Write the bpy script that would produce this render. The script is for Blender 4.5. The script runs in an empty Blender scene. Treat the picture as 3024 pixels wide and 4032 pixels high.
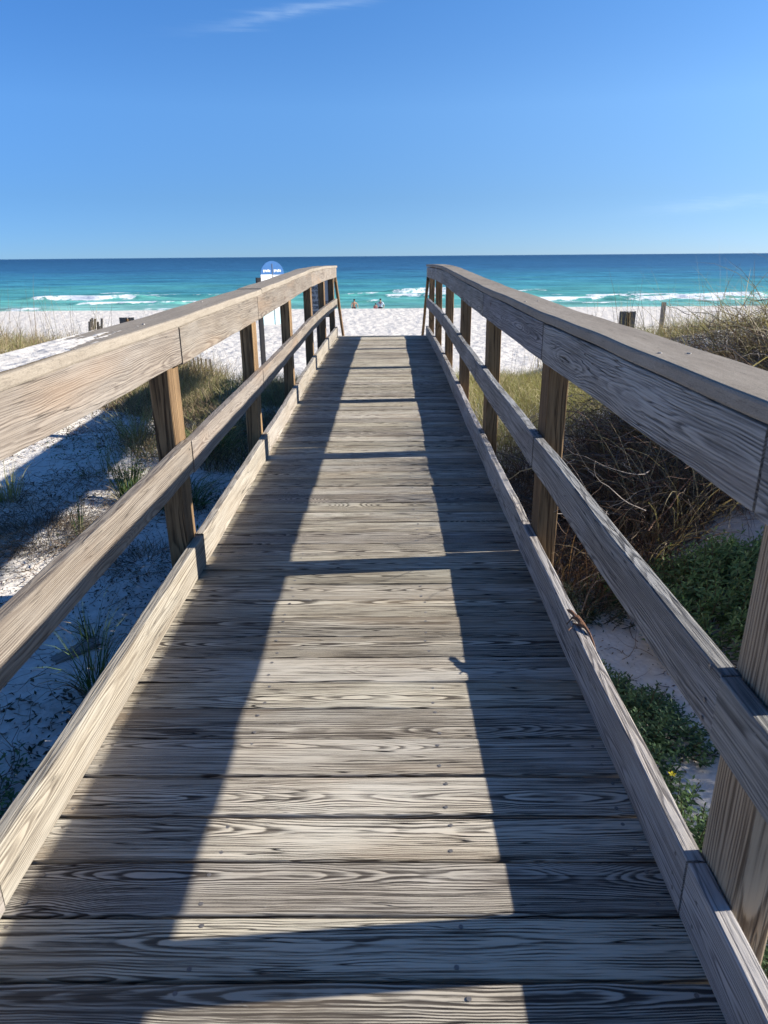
import bpy, math, random
import numpy as np
from mathutils import Vector, Matrix
random.seed(7); RNG = np.random.default_rng(11)
scn = bpy.context.scene
col = bpy.data.collections.new('place'); scn.collection.children.link(col)
R = math.radians

# ------------------------------------------------------------------ survey data
H = 1.28                      # camera height above the deck
S = 0.0069                    # the walkway climbs slightly towards the beach
XL, XR = -0.80, 0.585         # inner faces of the left / right railings
Y0, Y1 = -0.32, 11.50         # start and end of the deck
SUN_EL, SUN_AZ = 22.4, 4.5    # elevation; azimuth from +X towards +Y

roll = math.atan(.0082); th_ = R(19.831); yaw = R(-.499)
CF = Vector((math.sin(yaw) * math.cos(th_), math.cos(yaw) * math.cos(th_), -math.sin(th_))); r = Vector((math.cos(yaw), -math.sin(yaw), 0)); u = r.cross(CF)
r2 = math.cos(roll) * r - math.sin(roll) * u; u2 = math.sin(roll) * r + math.cos(roll) * u
r_, u_ = r2.copy(), u2.copy()
def at(px, py, Y):            # surveyed sight line (photo pixels) met at distance Y down the walkway
    d = CF + r_ * ((px - 1512) / 2795) - u_ * ((py - 2016) / 2795); k = Y / d.y
    return Vector((d.x * k, Y, H + d.z * k))
def b(y):                     # slight hump in the walkway
    return float(np.interp(y, [0, 2.8, 4.6, 6.3, 7.6, 9.0, 10.2, 11.5, 14], [0, 0, .012, .034, .055, .055, .04, .018, .018]))
def zo(y): return S * y + b(y)

# ------------------------------------------------------------------ helpers
def tag(o, label=None, cat=None, group=None, kind=None):
    if label: o['label'] = label
    if cat: o['category'] = cat
    if group: o['group'] = group
    if kind: o['kind'] = kind
    return o
def link(name, me, mat=None, parent=None, loc=(0, 0, 0), rot=(0, 0, 0)):
    o = bpy.data.objects.new(name, me); col.objects.link(o)
    if mat and me and not me.materials: me.materials.append(mat)
    if parent: o.parent = parent
    o.location = loc; o.rotation_euler = rot
    return o
def empty(name, loc=(0, 0, 0), rot=(0, 0, 0)):
    o = bpy.data.objects.new(name, None); o.empty_display_size = .1; col.objects.link(o)
    o.location = loc; o.rotation_euler = rot; return o
def np_mesh(name, V, F, colr=None, smooth=False):
    V = np.asarray(V, np.float32); F = np.asarray(F, np.int32)
    me = bpy.data.meshes.new(name)
    me.vertices.add(len(V)); me.vertices.foreach_set('co', V.ravel())
    k = F.shape[1]
    me.loops.add(F.size); me.loops.foreach_set('vertex_index', F.ravel())
    me.polygons.add(len(F)); me.polygons.foreach_set('loop_start', np.arange(0, F.size, k, dtype=np.int32))
    me.update(calc_edges=True); me.validate()
    if smooth: me.polygons.foreach_set('use_smooth', np.ones(len(me.polygons), bool))
    if colr is not None:
        a = me.color_attributes.new('tint', 'FLOAT_COLOR', 'POINT')
        c = np.ones((len(V), 4), np.float32); c[:, :3] = colr
        a.data.foreach_set('color', c.ravel())
    return me
class MB:                                     # small mesh builder
    def __init__(s): s.v = []; s.f = []
    def add(s, vs, fs):
        n = len(s.v); s.v += [tuple(v) for v in vs]; s.f += [tuple(i + n for i in f) for f in fs]
    def box(s, c, d, rot=None):
        x, y, z = [q / 2 for q in d]
        vs = [Vector((i * x, j * y, k * z)) for i in (-1, 1) for j in (-1, 1) for k in (-1, 1)]
        if rot: vs = [rot @ v for v in vs]
        vs = [v + Vector(c) for v in vs]
        s.add(vs, [(0, 1, 3, 2), (4, 6, 7, 5), (0, 4, 5, 1), (2, 3, 7, 6), (0, 2, 6, 4), (1, 5, 7, 3)])
    def tube(s, pts, rad, n=8):
        pts = [Vector(p) for p in pts]; m = len(pts)
        rad = rad if hasattr(rad, '__len__') else [rad] * m
        vs = []
        for i, p in enumerate(pts):
            t = (pts[min(i + 1, m - 1)] - pts[max(i - 1, 0)]).normalized()
            a = t.orthogonal().normalized(); c = t.cross(a)
            vs += [p + (a * math.cos(2 * math.pi * k / n) + c * math.sin(2 * math.pi * k / n)) * rad[i] for k in range(n)]
        fs = [(i * n + k, i * n + (k + 1) % n, (i + 1) * n + (k + 1) % n, (i + 1) * n + k) for i in range(m - 1) for k in range(n)]
        fs += [tuple(range(n))[::-1], tuple((m - 1) * n + k for k in range(n))]
        s.add(vs, fs)
    def disc(s, c, r, h, n=10, nrm=Vector((0, 0, 1))):
        s.tube([Vector(c), Vector(c) + nrm * h], r, n)
    def build(s, name, mat, parent=None, smooth=False, **k):
        me = bpy.data.meshes.new(name); me.from_pydata(s.v, [], s.f); me.update()
        if smooth: me.polygons.foreach_set('use_smooth', [True] * len(me.polygons))
        return link(name, me, mat, parent, **k)

# ------------------------------------------------------------------ node helpers
class NT:
    def __init__(s, tree): s.t = tree; s.n = tree.nodes; s.l = tree.links
    def node(s, typ, **k):
        n = s.n.new(typ)
        for a, v in k.items(): setattr(n, a, v)
        return n
    def put(s, sock, v):
        if isinstance(v, bpy.types.NodeSocket): s.l.new(v, sock)
        elif v is not None: sock.default_value = v
    def m(s, op, a, b_=None, c=None, clamp=False):
        n = s.node('ShaderNodeMath', operation=op, use_clamp=clamp)
        s.put(n.inputs[0], a)
        if b_ is not None: s.put(n.inputs[1], b_)
        if c is not None: s.put(n.inputs[2], c)
        return n.outputs[0]
    def xyz(s, x, y, z):
        n = s.node('ShaderNodeCombineXYZ'); s.put(n.inputs[0], x); s.put(n.inputs[1], y); s.put(n.inputs[2], z); return n.outputs[0]
    def sep(s, v):
        n = s.node('ShaderNodeSeparateXYZ'); s.put(n.inputs[0], v); return n.outputs
    def noise(s, v, scale=1., detail=3., rough=.5, dist=0., out=0):
        n = s.node('ShaderNodeTexNoise'); s.put(n.inputs['Vector'], v); s.put(n.inputs['Scale'], scale)
        s.put(n.inputs['Detail'], detail); s.put(n.inputs['Roughness'], rough); s.put(n.inputs['Distortion'], dist); return n.outputs[out]
    def vor(s, v, scale=1., feature='F1', out='Distance', rnd=1.):
        n = s.node('ShaderNodeTexVoronoi', feature=feature); s.put(n.inputs['Vector'], v); s.put(n.inputs['Scale'], scale)
        s.put(n.inputs['Randomness'], rnd); return n.outputs[out]
    def ramp(s, f, stops):
        n = s.node('ShaderNodeValToRGB'); s.put(n.inputs[0], f); e = n.color_ramp.elements
        while len(e) < len(stops): e.new(.5)
        for q, (p, c) in zip(e, stops): q.position = p; q.color = (c[0], c[1], c[2], 1)
        return n.outputs[0]
    def mr(s, f, a, b_, c=0., d=1., smooth=False):
        n = s.node('ShaderNodeMapRange'); n.interpolation_type = 'SMOOTHSTEP' if smooth else 'LINEAR'
        for i, v in enumerate((f, a, b_, c, d)): s.put(n.inputs[i], v)
        return n.outputs[0]
    def mix(s, f, a, b_, mode='MIX'):
        n = s.node('ShaderNodeMix', data_type='RGBA', blend_type=mode)
        s.put(n.inputs[0], f)
        for i, v in ((6, a), (7, b_)):
            if isinstance(v, (tuple, list)): v = (v[0], v[1], v[2], 1)
            s.put(n.inputs[i], v)
        return n.outputs[2]
    def bump(s, h, dist, strength=1., nrm=None):
        n = s.node('ShaderNodeBump'); s.put(n.inputs['Height'], h); s.put(n.inputs['Distance'], dist); s.put(n.inputs['Strength'], strength)
        if nrm is not None: s.put(n.inputs['Normal'], nrm)
        return n.outputs[0]
def new_mat(name):
    m = bpy.data.materials.new(name); m.use_nodes = True
    nt = NT(m.node_tree); bs = nt.n['Principled BSDF']; return m, nt, bs
def flat(name, c, rough=.7, spec=.3):
    m, nt, bs = new_mat(name)
    tc = nt.node('ShaderNodeTexCoord').outputs['Object']
    n = nt.noise(tc, 35, 3, .6)
    nt.put(bs.inputs['Base Color'], nt.mix(n, tuple(q * .8 for q in c), tuple(min(1, q * 1.2) for q in c)))
    bs.inputs['Roughness'].default_value = rough; bs.inputs['Specular IOR Level'].default_value = spec
    return m

# ------------------------------------------------------------------ wood
def wood(name, dark, light, face='z', ring=150., contrast=1., tone=(.78, 1.16), crack=1., fine=1., amber=.0, amber_col=(.32, .19, .10), bumpd=.0016, knots=1.0, grey=.5, wob=1., sharp=.6, vary=.4):
    """solid grain: growth rings round a pith lying behind the seen face; X runs along the board"""
    m, nt, bs = new_mat(name)
    tc = nt.node('ShaderNodeTexCoord').outputs['Object']
    rnd = nt.node('ShaderNodeObjectInfo').outputs['Random']
    x, y, z = nt.sep(tc)
    if face == 'y': y, z = z, y                       # side-grain boards: the seen face is +-Y
    px = nt.m('MULTIPLY_ADD', rnd, 91.7, x)
    r2 = nt.m('FRACT', nt.m('MULTIPLY', rnd, 17.31)); r3 = nt.m('FRACT', nt.m('MULTIPLY', rnd, 43.77)); r4 = nt.m('FRACT', nt.m('MULTIPLY', rnd, 7.93))
    # slow wander of the pith
    n1 = nt.noise(nt.xyz(nt.m('MULTIPLY', px, 1.7), nt.m('MULTIPLY', y, 5.), 0), 1, 2.5, .55)
    n2 = nt.noise(nt.xyz(nt.m('MULTIPLY', px, 1.25), 7.7, 3.), 1, 1.5, .5)
    n3 = nt.noise(nt.xyz(nt.m('MULTIPLY', px, 9.), nt.m('MULTIPLY', y, 26.), nt.m('MULTIPLY', z, 26.)), 1, 2, .5)
    yy = nt.m('ADD', nt.m('ADD', y, nt.m('MULTIPLY', nt.m('SUBTRACT', r2, .5), .10)), nt.m('MULTIPLY', nt.m('SUBTRACT', n1, .5), .034 * wob))
    dz = nt.m('ADD', nt.m('MULTIPLY_ADD', nt.m('ABSOLUTE', z), 1., -.018), nt.m('ADD', .030, nt.m('MULTIPLY', nt.m('SUBTRACT', n2, .42), .075 * wob)))
    rr = nt.m('SQRT', nt.m('ADD', nt.m('MULTIPLY', yy, yy), nt.m('MULTIPLY', dz, dz)))
    rr = nt.m('MULTIPLY_ADD', nt.m('SUBTRACT', n3, .5), .0045 * wob, rr)
    # knots
    kv = nt.xyz(nt.m('MULTIPLY', px, 1.55), nt.m('MULTIPLY', y, 3.2), nt.m('MULTIPLY', r3, 9.))
    kd = nt.vor(kv, 1.0)
    kdn = nt.m('ADD', kd, nt.m('MULTIPLY', nt.m('SUBTRACT', n3, .5), .05))
    kc = nt.sep(nt.vor(kv, 1.0, out='Color'))[0]; kon = nt.m('GREATER_THAN', kc, .38)
    kg = nt.m('MULTIPLY', kon, nt.m('POWER', 2.718, nt.m('MULTIPLY', nt.m('MULTIPLY', kdn, kdn), -42.)))
    rr = nt.m('MULTIPLY_ADD', kg, .042 * knots, rr)
    rw = nt.m('FRACT', nt.m('MULTIPLY', rr, nt.m('MULTIPLY', nt.m('MULTIPLY_ADD', r4, .5, .75), ring)))
    # asymmetric ring: slow rise, quick fall
    up = nt.mr(rw, 0., .72, 0., 1., True); dn = nt.mr(rw, .78, 1., 1., 0., True)
    rg = nt.m('MULTIPLY', up, dn)
    edge = nt.noise(nt.xyz(nt.m('MULTIPLY', px, 7.), nt.m('MULTIPLY', y, 330.), nt.m('MULTIPLY', z, 330.)), 1, 3, .6)
    st = nt.noise(nt.xyz(nt.m('MULTIPLY', px, 1.5), nt.m('MULTIPLY', nt.m('ADD', y, nt.m('MULTIPLY', n1, .03)), 210.), nt.m('MULTIPLY', z, 210.)), 1, 3, .6)
    rfade = nt.mr(nt.noise(nt.xyz(nt.m('MULTIPLY', px, 5.), nt.m('MULTIPLY', y, 22.), nt.m('MULTIPLY', z, 22.)), 1, 3, .6), .36, .6, .1, 1.2)
    blot = nt.noise(nt.xyz(nt.m('MULTIPLY', px, 2.2), nt.m('MULTIPLY', y, 9.), nt.m('MULTIPLY', z, 9.)), 1, 4, .6)
    sil = nt.noise(nt.xyz(nt.m('MULTIPLY', px, 60.), nt.m('MULTIPLY', y, 120.), nt.m('MULTIPLY', z, 120.)), 1, 2, .6)
    # combine
    r5 = nt.m('FRACT', nt.m('MULTIPLY', rnd, 29.17)); rw_ = nt.mr(r5, 0., 1., 1. - vary, 1. + .25 * vary); sh_ = nt.mr(nt.m('FRACT', nt.m('MULTIPLY', rnd, 61.9)), 0, 1, -.16 * vary, .13 * vary)
    rfade = nt.m('MULTIPLY', rfade, rw_)
    ink = nt.m('ADD', nt.m('MULTIPLY', nt.m('MULTIPLY', nt.m('SUBTRACT', rg, .5), rfade), .80 * contrast), nt.m('MULTIPLY', nt.m('SUBTRACT', st, .5), 2.0 * fine))
    ink = nt.m('ADD', ink, nt.m('MULTIPLY', nt.m('SUBTRACT', edge, .5), .9 * fine))
    ink = nt.m('ADD', ink, nt.m('MULTIPLY', nt.m('SUBTRACT', blot, .5), .75))
    ink = nt.m('ADD', nt.m('ADD', ink, sh_), .52, clamp=True)
    ink = nt.mix(sharp, ink, nt.mr(ink, .22, .74, 0., 1., True))
    ink = nt.sep(ink)[0]
    base = nt.ramp(ink, [(0., dark), (.38, tuple(d + (l - d) * .42 for d, l in zip(dark, light))), (1., light)])
    # grey / warm drift between boards
    warm = nt.mix(nt.mr(blot, .35, .7), (1.06, 1., .92), (.96, 1., 1.05))
    base = nt.mix(grey, base, nt.mix(1., base, warm, 'MULTIPLY'))
    if amber > 0:
        base = nt.mix(nt.m('MULTIPLY', nt.mr(nt.noise(nt.xyz(nt.m('MULTIPLY', px, 1.1), nt.m('MULTIPLY', y, 6.), 4.), 1, 3), .52, .72), amber), base, amber_col)
    # knot heart
    kh = nt.m('MULTIPLY', kon, nt.mr(kdn, .03, .06, 1., 0., True))
    base = nt.mix(nt.m('MULTIPLY', kh, .75 * knots, clamp=True), base, (.10, .062, .04))
    # drying cracks
    cr = nt.noise(nt.xyz(nt.m('MULTIPLY', px, 1.6), nt.m('MULTIPLY', y, 46.), nt.m('MULTIPLY', z, 46.)), 1, 2, .5)
    ck = nt.m('MULTIPLY', nt.mr(nt.m('ABSOLUTE', nt.m('SUBTRACT', cr, .5)), 0., .016, 1., 0.), nt.mr(n1, .45, .6))
    base = nt.mix(nt.m('MULTIPLY', ck, .85 * crack), base, (.022, .018, .016))
    tn = nt.mr(r3, 0, 1, tone[0], tone[1])
    base = nt.mix(1., base, nt.xyz(tn, tn, nt.m('MULTIPLY', tn, nt.mr(r4, 0, 1, .95, 1.04))), 'MULTIPLY')
    # salt-white fleck
    fl = nt.m('MULTIPLY', nt.mr(sil, .72, .8), .35)
    base = nt.mix(fl, base, (.62, .59, .54))
    nt.put(bs.inputs['Base Color'], base)
    bs.inputs['Roughness'].default_value = .82; bs.inputs['Specular IOR Level'].default_value = .22
    h = nt.m('ADD', nt.m('MULTIPLY', ink, .8), nt.m('MULTIPLY', edge, .25)); h = nt.m('SUBTRACT', h, nt.m('MULTIPLY', ck, 1.2 * crack))
    nt.put(bs.inputs['Normal'], nt.bump(h, bumpd))
    return m
M = {}
M['deck'] = wood('weathered_deck_wood', (.074, .061, .049), (.60, .54, .43), 'z', 235., 1.15, (.68, 1.12), 1.5, .95, sharp=.75, vary=.7, knots=.7, amber=.55, amber_col=(.42, .32, .21), bumpd=.0022)
M['rail'] = wood('weathered_rail_wood', (.115, .093, .078), (.30, .26, .215), 'y', 215., .85, (.90, 1.12), .8, .75, sharp=.25, amber=.35, amber_col=(.34, .22, .13), wob=1.25)
M['railg'] = wood('grey_rail_wood', (.072, .072, .074), (.37, .365, .35), 'y', 215., .75, (.85, 1.1), 1.2, .85, sharp=.3, amber=.2, amber_col=(.14, .10, .08), wob=1.25, bumpd=.002)
M['toe'] = wood('pale_rail_wood', (.16, .135, .11), (.40, .36, .305), 'y', 200., .85, sharp=.4, tone=(.92, 1.1), crack=.9, fine=.8, wob=.8)
M['toeg'] = wood('grey_toe_wood', (.15, .135, .125), (.50, .46, .41), 'y', 190., .85, (.9, 1.1), 1.2, .85, wob=.8)
M['post'] = wood('treated_post_wood', (.058, .034, .018), (.32, .205, .105), 'y', 150., .85, (.75, 1.1), .8, .6, knots=.8, grey=.2, wob=.6)
M['postg'] = wood('weathered_post_wood', (.11, .078, .052), (.40, .315, .22), 'y', 160., .8, (.9, 1.1), .9, .7, knots=.6, grey=.3, wob=.5)
M['old'] = wood('silvered_wood', (.10, .085, .07), (.34, .30, .25), 'y', 150., .9, (.7, 1.1), 1., 1.)
def cap_mat():
    m, nt, bs = new_mat('sanded_cap_board')
    tc = nt.node('ShaderNodeTexCoord').outputs['Object']; x, y, z = nt.sep(tc)
    rnd = nt.node('ShaderNodeObjectInfo').outputs['Random']; px = nt.m('MULTIPLY_ADD', rnd, 31., x)
    f = nt.noise(nt.xyz(nt.m('MULTIPLY', px, 160.), nt.m('MULTIPLY', y, 520.), nt.m('MULTIPLY', z, 520.)), 1, 3, .65)
    s_ = nt.noise(nt.xyz(nt.m('MULTIPLY', px, 10.), nt.m('MULTIPLY', y, 60.), nt.m('MULTIPLY', z, 60.)), 1, 4, .6)
    w = nt.noise(nt.xyz(px, nt.m('MULTIPLY', y, 7.), z), 1.6, 4, .6)
    t = nt.m('ADD', nt.m('MULTIPLY', f, .5), nt.m('ADD', nt.m('MULTIPLY', s_, .3), nt.m('MULTIPLY', w, .35)))
    c = nt.ramp(t, [(.3, (.15, .124, .098)), (.55, (.275, .235, .185)), (.8, (.40, .35, .285))])
    ck = nt.mr(nt.m('ABSOLUTE', nt.m('SUBTRACT', nt.noise(nt.xyz(nt.m('MULTIPLY', px, 5.), nt.m('MULTIPLY', y, 70.), nt.m('MULTIPLY', z, 70.)), 1, 2), .5)), 0., .012, .4, 0.)
    c = nt.mix(ck, c, (.06, .05, .04))
    nt.put(bs.inputs['Base Color'], c); bs.inputs['Roughness'].default_value = .85; bs.inputs['Specular IOR Level'].default_value = .15
    nt.put(bs.inputs['Normal'], nt.bump(t, .0012)); return m
M['cap'] = cap_mat()
def metal_nail():
    m, nt, bs = new_mat('galvanised_nail'); tc = nt.node('ShaderNodeTexCoord').outputs['Object']
    nt.put(bs.inputs['Base Color'], nt.mix(nt.noise(tc, 300, 2), (.10, .085, .07), (.36, .34, .32))); bs.inputs['Metallic'].default_value = .5; bs.inputs['Roughness'].default_value = .5
    return m
M['nail'] = metal_nail()

# ------------------------------------------------------------------ boards
def board_mesh(name, L, wy, wz, zf=None, ch=.004, wob=.001, nx=None, seed=0, ragged=0.0, twist=0.):
    """X along; rounded rectangle section; zf(x) lifts the section along the length"""
    rg = random.Random(seed * 131 + 7); nx = nx or max(4, int(L / .06))
    a, c = wy / 2, wz / 2
    sec = [(-a + ch, -c), (a - ch, -c), (a - ch * .3, -c + ch * .3), (a, -c + ch), (a, c - ch), (a - ch * .3, c - ch * .3), (a - ch, c), (-a + ch, c), (-a + ch * .3, c - ch * .3), (-a, c - ch), (-a, -c + ch), (-a + ch * .3, -c + ch * .3)]
    n = len(sec); V = []; F = []
    ph = [rg.uniform(0, 6.28) for _ in range(6)]
    for i in range(nx + 1):
        t = i / nx; x = -L / 2 + L * t
        dy = wob * (math.sin(x * 5 + ph[0]) + .6 * math.sin(x * 13 + ph[1])); dzz = wob * .8 * (math.sin(x * 4 + ph[2]) + .5 * math.sin(x * 11 + ph[3]))
        zl = zf(x) if zf else 0
        tw = twist * (t - .5)
        for (yy, zz) in sec:
            ex = rg.uniform(-ragged, ragged) if i in (0, nx) else 0
            e = rg.uniform(-.00006, .00006)
            V.append((x + ex, yy + dy + e, zz + zl + dzz + e + tw * yy))
    for i in range(nx):
        for k in range(n):
            F.append((i * n + k, (i + 1) * n + k, (i + 1) * n + (k + 1) % n, i * n + (k + 1) % n))
    F.append(tuple(range(n))); F.append(tuple(nx * n + k for k in range(n))[::-1])
    me = bpy.data.meshes.new(name); me.from_pydata(V, [], F); me.update()
    me.polygons.foreach_set('use_smooth', [True] * len(me.polygons))
    for e_ in me.edges:
        p_, q_ = e_.vertices
        if p_ % n == q_ % n or (p_ < n and q_ < n) or (p_ >= nx * n and q_ >= nx * n): e_.use_edge_sharp = True
    return me

walk = empty('boardwalk', (0, Y0, 0))
tag(walk, 'weathered wooden boardwalk with plank deck and twin handrails leading over the sand to the beach', 'boardwalk')
def wl(p): return (p[0], p[1] - Y0, p[2])          # world -> walk-local

# deck planks
TH = .038
gaps = {.951: .010, 1.088: .007, 1.227: .009, 1.363: .011, 1.503: .012}
seams = []; y = Y1
k0 = round((.951 - Y0) / .14)
seams = [.951 + .1404 * k for k in range(-k0, 76)]
rp = random.Random(5)
prevg = .002
seams = [min(gaps, key=lambda g: abs(g - s_)) if min(abs(g - s_) for g in gaps) < .03 else s_ + rp.uniform(-.003, .003) for s_ in seams]
def gapat(s_):
    return gaps[s_] if s_ in gaps else (rp.choice([.002, .003, .004, .0025, .006]))
gl = [gapat(s_) for s_ in seams]
nplank = 0
for i in range(len(seams) - 1):
    ya, yb = seams[i] + gl[i] / 2, seams[i + 1] - gl[i + 1] / 2
    if ya > Y1: break
    yc, w = (ya + yb) / 2, yb - ya
    L = XR - XL + .06 + rp.uniform(0, .012); xc = (XL + XR) / 2 + rp.uniform(-.004, .004)
    dz = rp.uniform(-.0018, .0018); cup = rp.uniform(-.0012, .0012)
    me = board_mesh('deck_plank', L, w, TH, ch=.0045, wob=.0011 if yc < 4 else .0007, nx=26, seed=i, zf=lambda x, c=cup: c * (x * 2) ** 2)
    o = link('deck_plank', me, M['deck'], walk, wl((xc, yc, zo(yc) - TH / 2 + dz)), (math.atan(S), 0, rp.uniform(-.0015, .0015)))
    nplank += 1
    if yc < 5.2:
        for xx, lim in ((.132, 9), (-.39, 3.4), (-.772, 3.2), (.555, 1.6)):
            if yc > lim: continue
            for q in (-.30, .30):
                mb = MB()
                nx_ = xx - xc + rp.uniform(-.011, .011); ny_ = w * q + rp.uniform(-.008, .008)
                mb.tube([(nx_, ny_, TH / 2 - .006), (nx_, ny_, TH / 2 + .0008 + cup * (nx_ * 2) ** 2)], [.0052, .0050], 8)
                mb.build('nail', M['nail'], o)
# bearers under the deck
for xb in (-.70, -.10, .49):
    me = board_mesh('floor_joist', Y1 - Y0 - .1, .038, .14, zf=lambda x: zo(x + (Y0 + Y1) / 2), ch=.003)
    link('floor_joist', me, M['old'], walk, wl((xb, (Y0 + Y1) / 2, -TH - .07 - .004)), (0, 0, R(90)))

def rail(name, mat, xc, z0, ya, yb, wx, wz, seed, dz0=0., dz1=0., ch=.004, wob=.0015, gap=.003, label=None):
    ya += gap / 2; yb -= gap / 2; L = yb - ya; ym = (ya + yb) / 2
    f = lambda x: zo(ym + x) + dz0 + (dz1 - dz0) * (x / L + .5)
    me = board_mesh(name, L, wx, wz, zf=f, ch=ch, wob=wob, seed=seed, ragged=.0012)
    o = link(name, me, mat, walk, wl((xc, ym, z0)), (0, 0, R(90)))
    if label: o['label'] = label
    return o
jr = random.Random(21)
postsL = [-.68, 1.06, 2.79, 4.54, 6.28, 8.02, 9.74, 11.42]
postsR = [-.68, 1.05, 2.87, 4.60, 6.30, 8.03, 9.74, 11.42]
for side, xi, posts in ((-1, XL, postsL), (1, XR, postsR)):
    joint = {'toe': [Y0] , 'mid': [Y0], 'fas': [Y0]}
    if side < 0:
        J = {'toe': [Y0, 1.10, 2.824, 4.60, 6.33, 8.0, 9.7, Y1], 'mid': [Y0, 1.06, 2.788, 4.541, 7.789, Y1], 'fas': [Y0, 1.05, 2.780, 4.514, 7.765, Y1], 'cap': [Y0, .55, 4.629, 7.95, Y1 + .05]}
    else:
        J = {'toe': [Y0, 1.088, 2.974, 4.625, 6.35, 8.05, 9.75, Y1], 'mid': [Y0, 1.089, 2.807, 4.825, 8.05, Y1], 'fas': [Y0, 1.081, 2.771, 4.589, 8.02, Y1], 'cap': [Y0, .5, 4.802, 8.23, Y1 + .05]}
    sd = 0
    for nm, part, z0, wz, mat in (('toe', 'toe_board', .070, .140, M['toe' if side < 0 else 'toeg']), ('mid', 'middle_rail', .500, .140, M['rail' if side < 0 else 'railg']), ('fas', 'top_rail', .945, .141, M['rail' if side < 0 else 'railg'])):
        js = J[nm]
        for i in range(len(js) - 1):
            sd += 1; e0, e1 = jr.uniform(-.004, .004), jr.uniform(-.004, .004)
            rail(part, mat, xi + side * (.019 + jr.uniform(-.001, .001)), z0 + (.0022 if nm == 'toe' else 0), js[i], js[i + 1], .038, wz - (.008 if nm == 'mid' else 0), sd + (50 if side > 0 else 0), e0, e1, gap=jr.choice([.008, .011, .013]) if nm != 'toe' else .009)
    zc = 1.0155 + (.0 if side < 0 else .008)
    js = J['cap']
    for i in range(len(js) - 1):
        sd += 1
        rail('handrail_cap', M['cap'], xi + side * (.0695), zc + .017, js[i], js[i + 1], .155, .034, sd + 200, jr.uniform(-.002, .002), jr.uniform(-.002, .002), ch=.007, gap=.005)
    for i, py in enumerate(posts):
        zt = 1.010 + zo(py) + (.0 if side < 0 else .006); zb = -1.1 if py < 6 else (-1.5 if py < 9 else -2.6)
        me = board_mesh('post', zt - zb, .138, .080, ch=.005, wob=.0012, seed=i + 300 + side * 20)
        lean = jr.uniform(-.004, .004)
        link('post', me, M['postg' if (side > 0 and i < 2) else 'post'], walk, wl((xi + side * (.0385 + .0405), py, (zt + zb) / 2)), (0, R(-90) + lean, R(0)))
# nails on the boards at the near right joint and the cap screws
for (x, y, z) in ((XR - .0005, 1.13, .56), (XR - .0005, 1.13, .49), (XR - .0005, 1.13, .45), (XR - .0005, 1.04, .54), (XR - .0005, 1.04, .46), (XR - .0005, 1.14, .11), (XR - .0005, 1.14, .06), (XR - .0005, 1.13, .03), (XR - .0005, 1.03, .10), (XR - .0005, 1.03, .04),
                  (XL + .0005, 2.75, .54), (XL + .0005, 2.75, .46), (XL + .0005, 2.83, .53), (XL + .0005, 2.86, .07), (XL + .0005, 2.86, .11)):
    mb = MB(); sx = -1 if x > 0 else 1
    mb.tube([(x - sx * .004, y, z + zo(y)), (x + sx * .0012, y, z + zo(y))], .0042, 8)
    o = mb.build('nail', M['nail'], walk, loc=(0, -Y0, 0))
for (x, y) in ((.610, 1.63), (.672, 1.62), (.61, 3.30), (.67, 3.32), (-.84, 2.5), (-.90, 3.55)):
    zt = 1.0155 + .034 + (.008 if x > 0 else 0) + zo(y)
    mb = MB(); mb.tube([(x, y, zt - .004), (x, y, zt + .0022)], [.006, .0045], 10)
    mb.build('screw', M['nail'], walk, loc=(0, -Y0, 0))
# stairs down to the beach: sloping hand boards and treads past the end of the deck
def sloped(name, mat, x, ya, za, yb, zb_, wx, wz, seed):
    L = math.hypot(yb - ya, zb_ - za); me = board_mesh(name, L, wx, wz, seed=seed)
    o = link(name, me, mat, walk, wl((x, (ya + yb) / 2, (za + zb_) / 2)))
    o.rotation_euler = (Matrix.Rotation(R(90), 3, 'Z') @ Matrix.Rotation(-math.atan2(zb_ - za, yb - ya), 3, 'Y')).to_euler(); return o
zE = zo(Y1)
for side, xi in ((-1, XL), (1, XR)):
    sloped('stair_handrail', M['post'], xi + side * .02, Y1 - .02, .86 + zE, 14.1, .86 + zE - 1.68, .038, .10, 400 + side)
    sloped('stair_stringer', M['old'], xi + side * .02, Y1 + .02, -.16 + zE, 14.7, -2.2, .04, .24, 410 + side)
    me = board_mesh('post', 2.6, .09, .09, seed=420 + side)
    link('post', me, M['post'], walk, wl((xi + side * .085, 13.9, -1.6)), (0, R(-90), 0))
for i in range(9):
    me = board_mesh('stair_tread', 1.38, .28, .038, seed=430 + i)
    link('stair_tread', me, M['deck'], walk, wl(((XL + XR) / 2, Y1 + .22 + .30 * i, zE - .21 - .193 * i)))

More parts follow.
